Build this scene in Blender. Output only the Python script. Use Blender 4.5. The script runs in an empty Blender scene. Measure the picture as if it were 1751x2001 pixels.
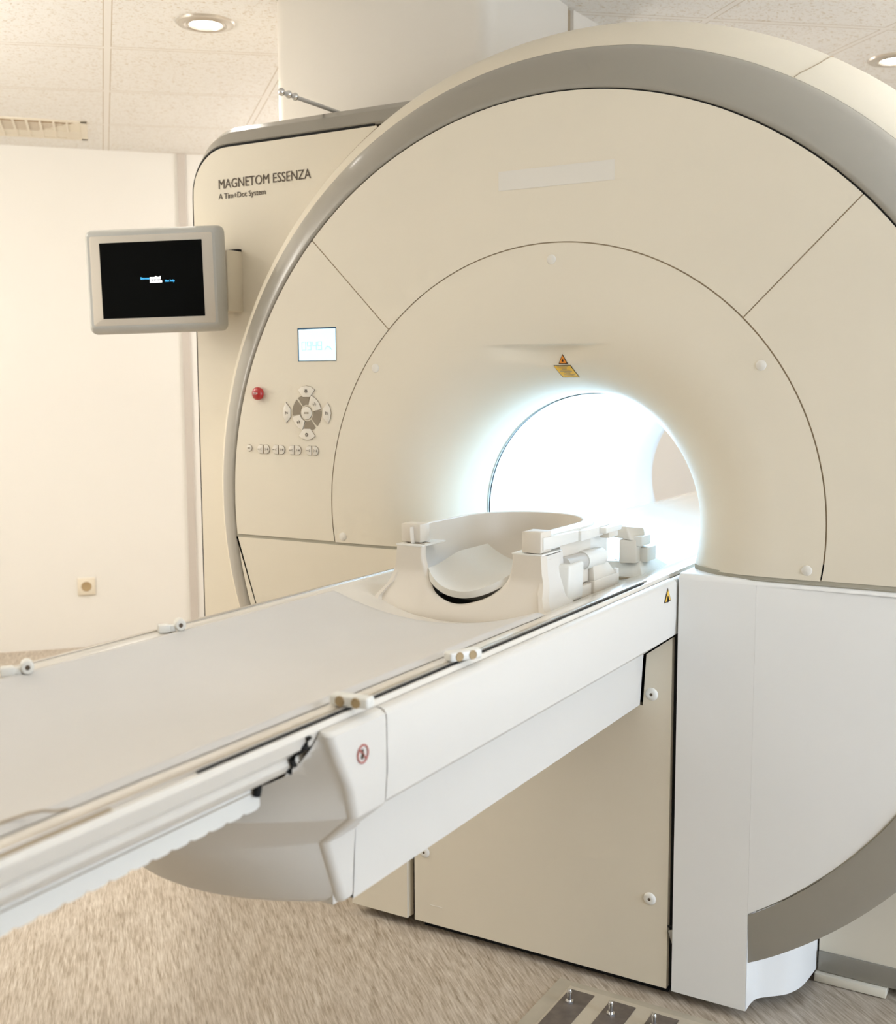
import bpy, bmesh, math, random
from mathutils import Vector, Matrix
random.seed(7)
PI = math.pi
ZS = 1.07                      # height of the bore axis above the floor
C = bpy.context.scene.collection

# ------------------------------------------------------------------ materials
def mat(name, col, rough=0.5, metal=0.0, spec=0.5, emit=None, es=0.0, bump=0.0, bscale=200.0, var=0.0, vscale=3.0, coat=0.0):
    m = bpy.data.materials.new(name); m.use_nodes = True
    nt = m.node_tree; b = nt.nodes['Principled BSDF']
    b.inputs['Base Color'].default_value = (*col, 1)
    b.inputs['Roughness'].default_value = rough
    b.inputs['Metallic'].default_value = metal
    b.inputs['Specular IOR Level'].default_value = spec
    b.inputs['Coat Weight'].default_value = coat
    b.inputs['Coat Roughness'].default_value = 0.15
    if emit:
        b.inputs['Emission Color'].default_value = (*emit, 1)
        b.inputs['Emission Strength'].default_value = es
    tc = nt.nodes.new('ShaderNodeTexCoord')
    if var > 0:
        n = nt.nodes.new('ShaderNodeTexNoise'); n.inputs['Scale'].default_value = vscale; n.inputs['Detail'].default_value = 3
        r = nt.nodes.new('ShaderNodeValToRGB')
        r.color_ramp.elements[0].position = 0.3; r.color_ramp.elements[1].position = 0.7
        r.color_ramp.elements[0].color = (*[c*(1-var) for c in col], 1)
        r.color_ramp.elements[1].color = (*[min(1, c*(1+var)) for c in col], 1)
        nt.links.new(tc.outputs['Object'], n.inputs['Vector']); nt.links.new(n.outputs['Fac'], r.inputs['Fac'])
        nt.links.new(r.outputs['Color'], b.inputs['Base Color'])
    if bump > 0:
        n = nt.nodes.new('ShaderNodeTexNoise'); n.inputs['Scale'].default_value = bscale; n.inputs['Detail'].default_value = 2
        bp = nt.nodes.new('ShaderNodeBump'); bp.inputs['Strength'].default_value = bump; bp.inputs['Distance'].default_value = 0.001
        nt.links.new(tc.outputs['Object'], n.inputs['Vector']); nt.links.new(n.outputs['Fac'], bp.inputs['Height'])
        nt.links.new(bp.outputs['Normal'], b.inputs['Normal'])
    return m

M = {}
M['shell'] = mat('cream_lacquer', (0.755, 0.685, 0.555), 0.42, var=0.015)
M['table'] = mat('white_lacquer', (0.725, 0.69, 0.63), 0.38, var=0.01)
M['cover'] = mat('daylit_cover_lacquer', (0.84, 0.83, 0.80), 0.42)  # shell lacquer lightened and cooled, daylight painted into the lower right covers
M['ring'] = mat('grey_lacquer', (0.312, 0.286, 0.238), 0.3, coat=0.3)
M['bore'] = mat('bore_white', (0.86, 0.87, 0.87), 0.4)
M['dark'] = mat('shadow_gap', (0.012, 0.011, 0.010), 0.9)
M['seam'] = mat('seam_brown', (0.42, 0.33, 0.22), 0.8)
M['gapgrey'] = mat('gap_grey', (0.40, 0.37, 0.29), 0.7)
M['mattress'] = mat('beige_vinyl', (0.66, 0.63, 0.59), 0.55, bump=0.25, bscale=900, var=0.02, vscale=5)
M['board'] = mat('board_gloss', (0.76, 0.71, 0.63), 0.22, coat=0.3)
M['coil'] = mat('coil_plastic', (0.72, 0.655, 0.56), 0.38)
M['pad'] = mat('pad_foam', (0.74, 0.71, 0.64), 0.7, bump=0.3, bscale=800)
M['metal'] = mat('chrome', (0.75, 0.75, 0.75), 0.15, 1.0)
M['alu'] = mat('brushed_alu', (0.62, 0.57, 0.50), 0.32, 0.8)
M['silver'] = mat('silver_plastic', (0.62, 0.60, 0.57), 0.3, 0.3)
M['red'] = mat('red_button', (0.42, 0.012, 0.010), 0.3, coat=0.5)
M['btn'] = mat('button_cream', (0.76, 0.70, 0.60), 0.3)
M['btngrey'] = mat('button_grey', (0.27, 0.22, 0.155), 0.5)
M['ink'] = mat('brown_ink', (0.10, 0.07, 0.045), 0.6)
M['outl'] = mat('button_outline', (0.24, 0.17, 0.095), 0.6)
M['lightink'] = mat('faded_ink', (0.34, 0.27, 0.18), 0.6)
M['white'] = mat('clip_white', (0.80, 0.78, 0.72), 0.35)
M['monbez'] = mat('monitor_bezel', (0.62, 0.555, 0.46), 0.45)
M['monside'] = mat('monitor_rim', (0.47, 0.46, 0.42), 0.35)
M['screen'] = mat('black_glass', (0.003, 0.003, 0.0027), 0.2, spec=0.06)
M['txblue'] = mat('screen_blue', (0.0, 0.1, 0.3), 0.5, emit=(0.08, 0.55, 1.0), es=1.6)
M['txwhite'] = mat('screen_white', (0.5, 0.5, 0.5), 0.5, emit=(1, 1, 1), es=1.8)
M['lcd'] = mat('lcd_backlight', (0.4, 0.55, 0.62), 0.3, emit=(0.78, 0.92, 1.0), es=0.72)
M['lcdedge'] = mat('lcd_edge', (0.0, 0.06, 0.14), 0.3)
M['lcdink'] = mat('lcd_digits', (0.2, 0.5, 0.52), 0.4, emit=(0.45, 0.78, 0.82), es=0.55)
M['orange'] = mat('warning_orange', (0.80, 0.26, 0.015), 0.5)
M['yellow'] = mat('warning_yellow', (0.83, 0.50, 0.055), 0.5)
M['black'] = mat('black_print', (0.03, 0.018, 0.01), 0.6)
M['redprint'] = mat('red_print', (0.50, 0.16, 0.13), 0.6)
M['pale'] = mat('pale_patch', (0.75, 0.71, 0.635), 0.5)
M['wall'] = mat('painted_wall', (0.85, 0.83, 0.785), 0.75)
M['walltrim'] = mat('grey_trim', (0.60, 0.55, 0.50), 0.6)
M['tube_lamp'] = mat('lamp_glow', (1, 1, 1), 0.5, emit=(1.0, 0.97, 0.92), es=12)
M['plate'] = mat('floor_plate', (0.42, 0.37, 0.285), 0.35, var=0.06, vscale=20)
M['platedark'] = mat('floor_plate_slot', (0.13, 0.105, 0.085), 0.5, var=0.2, vscale=40)
M['duct'] = mat('duct_paint', (0.78, 0.73, 0.65), 0.5)
M['vent'] = mat('vent_cream', (0.82, 0.75, 0.62), 0.5)
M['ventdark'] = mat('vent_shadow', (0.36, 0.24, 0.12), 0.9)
M['socketdark'] = mat('socket_hole', (0.45, 0.33, 0.18), 0.8)

def floor_mat():
    m = bpy.data.materials.new('vinyl_floor'); m.use_nodes = True
    nt = m.node_tree; b = nt.nodes['Principled BSDF']; L = nt.links
    b.inputs['Roughness'].default_value = 0.38; b.inputs['Specular IOR Level'].default_value = 0.45
    tc = nt.nodes.new('ShaderNodeTexCoord')
    def nz(sx, sy, det, dist=0.0):
        mp = nt.nodes.new('ShaderNodeMapping'); mp.inputs['Scale'].default_value = (sx, sy, 1)
        n = nt.nodes.new('ShaderNodeTexNoise'); n.inputs['Scale'].default_value = 1; n.inputs['Detail'].default_value = det
        n.inputs['Distortion'].default_value = dist
        L.new(tc.outputs['Object'], mp.inputs['Vector']); L.new(mp.outputs['Vector'], n.inputs['Vector']); return n
    n1 = nz(210, 20, 3, 0.3); n2 = nz(80, 8, 3, 0.6); n3 = nz(1.2, 1.2, 2)
    r = nt.nodes.new('ShaderNodeValToRGB'); e = r.color_ramp.elements
    e[0].position = 0.34; e[0].color = (0.305, 0.24, 0.17, 1); e[1].position = 0.66; e[1].color = (0.61, 0.54, 0.45, 1)
    x = e.new(0.5); x.color = (0.465, 0.39, 0.305, 1)
    mx = nt.nodes.new('ShaderNodeMix'); mx.data_type = 'FLOAT'; mx.inputs['Factor'].default_value = 0.42
    L.new(n1.outputs['Fac'], mx.inputs['A']); L.new(n2.outputs['Fac'], mx.inputs['B']); L.new(mx.outputs['Result'], r.inputs['Fac'])
    hs = nt.nodes.new('ShaderNodeHueSaturation')
    mr = nt.nodes.new('ShaderNodeMapRange'); mr.inputs['To Min'].default_value = 0.93; mr.inputs['To Max'].default_value = 1.07
    L.new(n3.outputs['Fac'], mr.inputs['Value']); L.new(mr.outputs['Result'], hs.inputs['Value'])
    L.new(r.outputs['Color'], hs.inputs['Color']); L.new(hs.outputs['Color'], b.inputs['Base Color'])
    return m

def ceiling_mat():
    # object X = along w (cross), object Y = along n
    m = bpy.data.materials.new('ceiling_tiles'); m.use_nodes = True
    nt = m.node_tree; b = nt.nodes['Principled BSDF']; L = nt.links
    b.inputs['Roughness'].default_value = 0.9; b.inputs['Specular IOR Level'].default_value = 0.1
    tc = nt.nodes.new('ShaderNodeTexCoord'); sp = nt.nodes.new('ShaderNodeSeparateXYZ'); L.new(tc.outputs['Object'], sp.inputs[0])
    def math_(op, a, bb=None, c=None):
        n = nt.nodes.new('ShaderNodeMath'); n.operation = op
        for i, v in enumerate((a, bb, c)):
            if v is None: continue
            if isinstance(v, (int, float)): n.inputs[i].default_value = v
            else: L.new(v, n.inputs[i])
        return n.outputs[0]
    u = math_('DIVIDE', math_('SUBTRACT', sp.outputs[0], 1.0), 0.632)
    sk = math_('MULTIPLY_ADD', sp.outputs[0], 0.13, sp.outputs[1])
    v = math_('DIVIDE', math_('SUBTRACT', sk, 1.24), 0.62)
    du = math_('MULTIPLY', math_('ABSOLUTE', math_('SUBTRACT', u, math_('ROUND', u))), 0.632)
    dv = math_('MULTIPLY', math_('ABSOLUTE', math_('SUBTRACT', v, math_('ROUND', v))), 0.62)
    d = math_('MINIMUM', du, dv)
    bar = math_('LESS_THAN', d, 0.012); edge = math_('SUBTRACT', math_('LESS_THAN', d, 0.0145), bar)
    mp = nt.nodes.new('ShaderNodeMapping'); mp.inputs['Scale'].default_value = (55, 90, 1)
    n = nt.nodes.new('ShaderNodeTexNoise'); n.inputs['Scale'].default_value = 1.6; n.inputs['Detail'].default_value = 2; n.inputs['Distortion'].default_value = 1.0
    L.new(tc.outputs['Object'], mp.inputs['Vector']); L.new(mp.outputs['Vector'], n.inputs['Vector'])
    r = nt.nodes.new('ShaderNodeValToRGB'); e = r.color_ramp.elements
    e[0].position = 0.33; e[0].color = (0.66, 0.58, 0.46, 1); e[1].position = 0.42; e[1].color = (0.87, 0.85, 0.81, 1)
    L.new(n.outputs['Fac'], r.inputs['Fac'])
    m1 = nt.nodes.new('ShaderNodeMix'); m1.data_type = 'RGBA'; m1.inputs['B'].default_value = (0.86, 0.83, 0.78, 1)
    L.new(bar, m1.inputs['Factor']); L.new(r.outputs['Color'], m1.inputs['A'])
    m2 = nt.nodes.new('ShaderNodeMix'); m2.data_type = 'RGBA'; m2.inputs['B'].default_value = (0.50, 0.41, 0.28, 1)
    L.new(edge, m2.inputs['Factor']); L.new(m1.outputs['Result'], m2.inputs['A'])
    L.new(m2.outputs['Result'], b.inputs['Base Color'])
    bp = nt.nodes.new('ShaderNodeBump'); bp.inputs['Strength'].default_value = 0.5; bp.inputs['Distance'].default_value = 0.002
    L.new(n.outputs['Fac'], bp.inputs['Height']); L.new(bp.outputs['Normal'], b.inputs['Normal'])
    return m

# ------------------------------------------------------------------ helpers
def finish(o, smooth=35):
    me = o.data
    if smooth:
        me.shade_smooth()
        try: me.set_sharp_from_angle(angle=math.radians(smooth))
        except Exception: pass
    return o

def obj(name, geo, m, parent=None, smooth=35):
    if isinstance(geo, bmesh.types.BMesh):
        me = bpy.data.meshes.new(name); bmesh.ops.recalc_face_normals(geo, faces=geo.faces[:]); geo.to_mesh(me); geo.free()
    elif isinstance(geo, bpy.types.Mesh): me = geo
    else:
        me = bpy.data.meshes.new(name); me.from_pydata(geo[0], [], geo[1]); me.update()
        b = bmesh.new(); b.from_mesh(me); bmesh.ops.remove_doubles(b, verts=b.verts[:], dist=1e-6)
        bmesh.ops.recalc_face_normals(b, faces=b.faces[:]); b.to_mesh(me); b.free()
    o = bpy.data.objects.new(name, me); C.objects.link(o)
    me.materials.append(M[m] if isinstance(m, str) else m)
    if parent: o.parent = parent; o.matrix_parent_inverse = parent.matrix_world.inverted() if False else Matrix.Identity(4)
    return finish(o, smooth)

def thing(name, label, cat, loc=(0, 0, 0), rz=0, group=None):
    o = bpy.data.objects.new(name, None); C.objects.link(o); o.empty_display_size = 0.05
    o.location = loc; o.rotation_euler = (0, 0, rz); o['label'] = label; o['category'] = cat
    if group: o['group'] = group
    return o

def tag(o, label, cat, group=None):
    o['label'] = label; o['category'] = cat
    if group: o['group'] = group
    return o

def struct(o): o['kind'] = 'structure'; return o

def box(x0, x1, y0, y1, z0, z1, bev=0.0, seg=2, bm=None):
    b = bmesh.new()
    r = bmesh.ops.create_cube(b, size=1)
    bmesh.ops.scale(b, vec=(x1-x0, y1-y0, z1-z0), verts=b.verts)
    bmesh.ops.translate(b, vec=((x0+x1)/2, (y0+y1)/2, (z0+z1)/2), verts=b.verts)
    if bev > 0: bmesh.ops.bevel(b, geom=b.edges[:], offset=bev, segments=seg, profile=0.5, affect='EDGES')
    if bm is None: return b
    me = bpy.data.meshes.new('t'); b.to_mesh(me); b.free(); bm.from_mesh(me); bpy.data.meshes.remove(me); return bm

def hexa(p, bev=0.0, seg=2, bm=None):
    # p: 8 points, bottom 4 ccw then top 4 ccw
    b = bmesh.new(); v = [b.verts.new(q) for q in p]
    for f in ((0, 3, 2, 1), (4, 5, 6, 7), (0, 1, 5, 4), (1, 2, 6, 5), (2, 3, 7, 6), (3, 0, 4, 7)): b.faces.new([v[i] for i in f])
    if bev > 0: bmesh.ops.bevel(b, geom=b.edges[:], offset=bev, segments=seg, profile=0.5, affect='EDGES')
    if bm is None: return b
    me = bpy.data.meshes.new('t'); b.to_mesh(me); b.free(); bm.from_mesh(me); bpy.data.meshes.remove(me); return bm

def prism(poly, y0, y1, bev=0.0, bm=None, axis='y'):
    b = bmesh.new()
    def P(a, c, t):
        return (a, t, c) if axis == 'y' else ((t, a, c) if axis == 'x' else (a, c, t))
    f = b.faces.new([b.verts.new(P(a, c, y0)) for a, c in poly])
    r = bmesh.ops.extrude_face_region(b, geom=[f])
    vs = [e for e in r['geom'] if isinstance(e, bmesh.types.BMVert)]
    d = P(0, 0, y1-y0); bmesh.ops.translate(b, vec=d, verts=vs)
    if bev > 0:
        caps = [e for e in b.edges if abs((e.verts[0].co - e.verts[1].co).dot(Vector(P(0, 0, 1)))) < 1e-6]
        bmesh.ops.bevel(b, geom=caps, offset=bev, segments=2, profile=0.5, affect='EDGES')
    if bm is None: return b
    me = bpy.data.meshes.new('t'); b.to_mesh(me); b.free(); bm.from_mesh(me); bpy.data.meshes.remove(me); return bm

def cyl(p0, p1, r0, r1=None, n=24, cap=True, bm=None):
    if r1 is None: r1 = r0
    p0 = Vector(p0); p1 = Vector(p1); d = (p1-p0).normalized()
    a = d.orthogonal().normalized(); c = d.cross(a)
    b = bm or bmesh.new()
    A = [b.verts.new(p0 + (a*math.cos(t)+c*math.sin(t))*r0) for t in [2*PI*i/n for i in range(n)]]
    B = [b.verts.new(p1 + (a*math.cos(t)+c*math.sin(t))*r1) for t in [2*PI*i/n for i in range(n)]]
    for i in range(n): b.faces.new((A[i], A[(i+1) % n], B[(i+1) % n], B[i]))
    if cap: b.faces.new(A[::-1]); b.faces.new(B)
    return b

def tube(pts, r, n=8, bm=None, closed=False):
    b = bm or bmesh.new(); pts = [Vector(p) for p in pts]; rings = []
    for i, p in enumerate(pts):
        if closed: d = (pts[(i+1) % len(pts)] - pts[i-1]).normalized()
        else: d = (pts[min(i+1, len(pts)-1)] - pts[max(i-1, 0)]).normalized()
        up = Vector((0, 0, 1)) if abs(d.z) < 0.9 else Vector((1, 0, 0))
        a = d.cross(up).normalized(); c = a.cross(d)
        rings.append([b.verts.new(p + (a*math.cos(t)+c*math.sin(t))*r) for t in [2*PI*k/n for k in range(n)]])
    m = len(rings)
    for i in range(m if closed else m-1):
        A, B = rings[i], rings[(i+1) % m]
        for k in range(n): b.faces.new((A[k], A[(k+1) % n], B[(k+1) % n], B[k]))
    if not closed: b.faces.new(rings[0][::-1]); b.faces.new(rings[-1])
    return b

def lathe(prof, center=(0, 0, 0), n=48, bm=None, axis='z', a0=0, a1=2*PI):
    # prof: list of (radius, height along axis)
    b = bm or bmesh.new(); cx, cy, cz = center; R = []; full = abs(a1-a0-2*PI) < 1e-6
    for r, h in prof:
        row = []
        for i in range(n if full else n+1):
            t = a0 + (a1-a0)*i/n
            if axis == 'z': row.append(b.verts.new((cx+r*math.cos(t), cy+r*math.sin(t), cz+h)))
            elif axis == 'y': row.append(b.verts.new((cx+r*math.cos(t), cy+h, cz+r*math.sin(t))))
            else: row.append(b.verts.new((cx+h, cy+r*math.cos(t), cz+r*math.sin(t))))
        R.append(row)
    for j in range(len(R)-1):
        k = len(R[j])
        for i in range(k if full else k-1):
            q = (R[j][i], R[j][(i+1) % k], R[j+1][(i+1) % k], R[j+1][i])
            b.faces.new(q)
    return b

def grid(fn, nu, nv, closed_u=False):
    V = []; F = []
    for i in range(nu if closed_u else nu+1):
        for j in range(nv+1): V.append(tuple(fn(i/nu, j/nv)))
    for i in range(nu):
        for j in range(nv):
            a = i*(nv+1)+j; bb = ((i+1) % nu if closed_u else i+1)*(nv+1)+j
            F.append((a, bb, bb+1, a+1))
    return (V, F)

def smooth01(t): t = max(0.0, min(1.0, t)); return t*t*(3-2*t)

def lin(P, x):
    # piecewise-linear lookup with smooth (catmull) interpolation
    if x <= P[0][0]: return P[0][1]
    if x >= P[-1][0]: return P[-1][1]
    for i in range(len(P)-1):
        if P[i][0] <= x <= P[i+1][0]:
            t = (x-P[i][0])/(P[i+1][0]-P[i][0]); h = P[i+1][0]-P[i][0]
            m0 = (P[i+1][1]-P[max(i-1, 0)][1])/(P[i+1][0]-P[max(i-1, 0)][0])
            m1 = (P[min(i+2, len(P)-1)][1]-P[i][1])/(P[min(i+2, len(P)-1)][0]-P[i][0])
            t2 = t*t; t3 = t2*t
            return (2*t3-3*t2+1)*P[i][1] + (t3-2*t2+t)*h*m0 + (-2*t3+3*t2)*P[i+1][1] + (t3-t2)*h*m1
def plin(P, x):
    if x <= P[0][0]: return P[0][1]
    for i in range(len(P)-1):
        if x <= P[i+1][0]:
            t = (x-P[i][0])/(P[i+1][0]-P[i][0]); return P[i][1]*(1-t)+P[i+1][1]*t
    return P[-1][1]

def text(name, s, m, parent, loc, size, sx=1.0, rot=(PI/2, 0, 0), ext=0.0003, bold=0.0, align='LEFT'):
    cu = bpy.data.curves.new(name, 'FONT'); cu.body = s; cu.size = size; cu.extrude = ext; cu.offset = bold; cu.resolution_u = 3
    cu.align_x = align
    o = bpy.data.objects.new(name, cu); C.objects.link(o)
    dg = bpy.context.evaluated_depsgraph_get(); dg.update()
    me = bpy.data.meshes.new_from_object(o.evaluated_get(dg)); bpy.data.objects.remove(o)
    o = bpy.data.objects.new(name, me); C.objects.link(o)
    me.materials.clear(); me.materials.append(M[m]); o.parent = parent
    o.location = loc; o.rotation_euler = rot; o.scale = (sx, 1, 1)
    return o

# ------------------------------------------------------------------ camera
cam = bpy.data.cameras.new('camera'); co = bpy.data.objects.new('camera', cam); C.objects.link(co)
cam.sensor_fit = 'HORIZONTAL'; cam.sensor_width = 36.0; cam.lens = 2209.67/1751*36.0
yaw, pitch, roll = 0.5319, 0.1115, -0.0043
fw = Vector((-math.sin(yaw)*math.cos(pitch), math.cos(yaw)*math.cos(pitch), -math.sin(pitch)))
rt = Vector((math.cos(yaw), math.sin(yaw), 0)); up = rt.cross(fw)
r2 = rt*math.cos(roll) + up*math.sin(roll); u2 = -rt*math.sin(roll) + up*math.cos(roll)
co.matrix_world = Matrix(((r2.x, u2.x, -fw.x, 1.088), (r2.y, u2.y, -fw.y, -2.3), (r2.z, u2.z, -fw.z, 0.295+ZS), (0, 0, 0, 1)))
cam.dof.use_dof = True; cam.dof.focus_distance = 2.45; cam.dof.aperture_fstop = 5.6
cam.clip_start = 0.05
bpy.context.scene.camera = co

# ------------------------------------------------------------------ room
ND = Vector((-0.735, 0.678, 0)).normalized(); WD = Vector((ND.y, -ND.x, 0))
RA = math.atan2(WD.y, WD.x)                     # room frame: X = w, Y = n
def RP(w, n, z=0.0): v = WD*w + ND*n; return Vector((v.x, v.y, z))
FZ, CZ = -1.07, 1.49
W0, W1, N0, N1 = -3.1, 3.3, -3.0, 3.80
def room_obj(name, bm, m, smooth=0):
    o = obj(name, bm, m, None, smooth); o.rotation_euler = (0, 0, RA); return struct(o)
room_obj('floor', box(W0-.2, W1+.2, N0-.2, N1+.2, FZ-0.1, FZ), floor_mat())
room_obj('ceiling', box(W0-.2, W1+.2, N0-.2, N1+.2, CZ, CZ+0.1), ceiling_mat())
room_obj('wall_back', box(W0-.2, W1+.2, N1, N1+0.15, FZ, CZ), 'wall')
room_obj('wall_left', box(W0-.15, W0, N0, N1, FZ, CZ), 'wall')
room_obj('wall_right', box(W1, W1+.15, N0, N1, FZ, CZ), 'wall')
# front wall with window opening
wb = bmesh.new(); WX0, WX1, WZ0, WZ1 = 1.15, 2.45, -0.95, 1.10
box(W0-.2, WX0, N0-.15, N0, FZ, CZ, bm=wb); box(WX1, W1+.2, N0-.15, N0, FZ, CZ, bm=wb)
box(WX0, WX1, N0-.15, N0, FZ, WZ0, bm=wb); box(WX0, WX1, N0-.15, N0, WZ1, CZ, bm=wb)
room_obj('wall_front', wb, 'wall')
wf = bmesh.new()
for a in (WX0, (WX0+WX1)/2-.03, WX1-.06): box(a, a+.06, N0-.12, N0-.05, WZ0, WZ1, bm=wf)
box(WX0, WX1, N0-.12, N0-.05, WZ0, WZ0+.06, bm=wf); box(WX0, WX1, N0-.12, N0-.05, WZ1-.06, WZ1, bm=wf)
room_obj('window_1', wf, 'white')
room_obj('trim_1', box(-.546, -.506, N1-.012, N1+.01, FZ, CZ), 'walltrim')

# ceiling vent
v = thing('ceiling_vent', 'square cream egg-crate ceiling vent with brown shadowed cells near the left wall', 'vent', RP(-1.27, 3.37, CZ), RA)
vb = bmesh.new(); S = .29; D = .2
for a in ((-S, S, -D, -D+.03), (-S, S, D-.03, D), (-S, -S+.03, -D, D), (S-.03, S, -D, D)): box(a[0], a[1], a[2], a[3], -.005, .0, .001, 1, bm=vb)
obj('vent_frame', vb, 'vent', v)
obj('vent_louvres', box(-S+.03, S-.03, -D+.03, D-.03, -.0025, 0), 'vent', v, 0)
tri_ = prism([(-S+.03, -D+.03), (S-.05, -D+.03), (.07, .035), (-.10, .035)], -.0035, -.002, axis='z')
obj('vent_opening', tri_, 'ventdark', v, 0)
vb = bmesh.new()
for i in range(1, 9): x = -S+.03 + (2*S-.06)*i/9; box(x-.005, x+.005, -D+.03, D-.03, -.0075, -.002, bm=vb)
for i in range(1, 6): y = -D+.035 + .034*i; box(-S+.03, S-.03, y-.004, y+.004, -.007, -.002, bm=vb)
obj('vent_grille', vb, 'vent', v, 0)

# downlights
def downlight(w, n, label, power):
    t = thing('downlight', label, 'ceiling light', RP(w, n, CZ), RA, 'recessed ceiling downlights')
    obj('light_rim', lathe([(.052, -.002), (.056, -.010), (.064, -.006), (.070, -.010), (.078, -.006), (.092, -.006), (.096, 0.0)], n=56), 'alu', t)
    obj('light_bulb', lathe([(.0, -.010), (.03, -.009), (.044, -.006), (.05, -.002)], n=40), 'tube_lamp', t)
    l = bpy.data.lights.new('downlight_lamp', 'SPOT'); l.energy = power; l.color = (1, .95, .86); l.spot_size = math.radians(125); l.spot_blend = .7; l.shadow_soft_size = .05
    lo = bpy.data.objects.new('downlight_lamp', l); C.objects.link(lo); lo.parent = t; lo.location = (0, 0, -.03)
downlight(-.585, 1.60, 'lit round metal downlight in the ceiling left of the service duct', 85)
downlight(1.90, 1.324, 'round metal downlight in the ceiling at the right frame edge above the scanner', 45)

# wall socket
t = thing('wall_socket', 'small square cream power socket low on the left wall', 'socket', RP(-1.075, N1, -.745), RA)
obj('socket_plate', box(-.045, .045, -.012, 0, -.045, .045, .004), 'vent', t)
obj('socket_recess', lathe([(.0, -.0125), (.021, -.0128), (.024, -.0135), (.026, -.0122)], axis='y', n=24), 'socketdark', t)

# ------------------------------------------------------------------ service duct above the scanner
def rrect(x0, x1, y0, y1, r, n=6):
    P = []
    for cx, cy, a in ((x1-r, y0+r, -PI/2), (x1-r, y1-r, 0), (x0+r, y1-r, PI/2), (x0+r, y0+r, PI)):
        for i in range(n+1): t = a + PI/2*i/n; P.append((cx+r*math.cos(t), cy+r*math.sin(t)))
    return P
dt = thing('service_duct', 'tall cream boxed duct rising from the scanner housing to the ceiling', 'duct', (0, 0, 0))
obj('duct_casing', prism(rrect(-1.255, -.478, .60, 1.165, .05), 0.93, CZ, axis='z'), 'duct', dt)
obj('duct_casing', prism([(-1.15, 1.171), (-.478, 1.171), (-.46, 1.45), (-1.15, 1.45)], 0.93, CZ, axis='z'), 'duct', dt, 0)
obj('duct_core', box(-1.2, -.49, .7, 1.4, 0.93, CZ), 'seam', dt, 0)

# ------------------------------------------------------------------ scanner
SC = thing('mri_scanner', 'large cream tunnel scanner with a grey ring around its glowing round bore', 'medical scanner')

def rs(th):       # slight widening of the lower right arc, th in radians (-PI..PI)
    d = math.degrees(th)
    if -95 < d < 0: return 1 + .028*min(1, -d/60)**1.5
    return 1.0
R1, RI, RO = .606, .927, 1.033
ZSEAM = -.098

# funnel profile (radius -> depth)
FP = [(.295, .255), (.2975, .205), (.302, .16), (.312, .118), (.33, .080), (.355, .050), (.39, .024), (.43, .008), (.48, .001), (.53, 0.0), (.62, 0.0)]
def zc(r): return -.020*(1-smooth01((r-.3)/.2))
def fy(x, z):
    r = math.hypot(x, z-zc(math.hypot(x, z)))
    y = lin(FP, r)
    # shallow scoop with a crisp upper lip for the positioning laser
    a = abs(x+.02)/.17
    if a < 1 and z < .392:
        dep = .019*(1-a*a)**2
        k = smooth01((.3855-z)/.004) * (1-smooth01((.3815-z)/(.055*(1-.5*a))))
        y += dep*k
    return y
# lower (z<seam) edge: panels are cut by the horizontal seam plane
def funnel_pt(u, v):
    # v: 0 outer .. 1 inner ; u: angle
    r = (R1-.0015)*(1-v)**1.0 + .295*v
    r = R1-.0015 - (R1-.0015-.295)*(v**.9)
    a0 = PI + math.asin(min(.99, (-ZSEAM+zc(r))/r)); a1 = -math.asin(min(.99, (-ZSEAM+zc(r))/r))
    th = a1 + (a0-a1)*u
    x = r*math.cos(th); z = r*math.sin(th) + zc(r)
    return (x, fy(x, z), z)
obj('funnel_cover', grid(funnel_pt, 420, 150), 'shell', SC, 60)
fun = C.objects[-1] if False else [o for o in C.objects if o.name.startswith('funnel_cover')][0]
# lower funnel half (under the table)
def funnel_lo(u, v):
    r = .345 - (.345-.295)*v
    s = math.asin(min(.99, (-ZSEAM+.006+zc(r))/r)); a0 = -s; a1 = -PI+s
    th = a0 + (a1-a0)*u; x = r*math.cos(th); z = r*math.sin(th)+zc(r)
    return (x, lin(FP, r)+.004, z)
obj('lower_funnel', grid(funnel_lo, 80, 30), 'shell', SC, 60)
# bore liner
obj('bore_liner', lathe([(.2935, .262), (.2935, 1.40), (.30, 1.47), (.33, 1.55), (.40, 1.60), (.55, 1.62)], center=(0, 0, -.020), axis='y', n=128), 'bore', SC, 60)
obj('bore_seam', lathe([(.2925, .250), (.2930, .255)], center=(0, 0, -.020), axis='y', n=128), mat('bore_joint', (.55, .62, .62), .6), SC, 60)

# cap screws on the funnel
for (x, z) in ((-.481, .346), (.001, .584), (.48, .341), (.585, -.080), (-.588, -.085)):
    s = .975 if math.hypot(x, z) > .58 else 1.0
    o = obj('screw_cap', lathe([(0, -.0022), (.0085, -.002), (.0105, -.0008), (.0112, .001)], center=(x*s, fy(x*s, z*s), z*s), axis='y', n=24), 'pale', fun)

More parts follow.
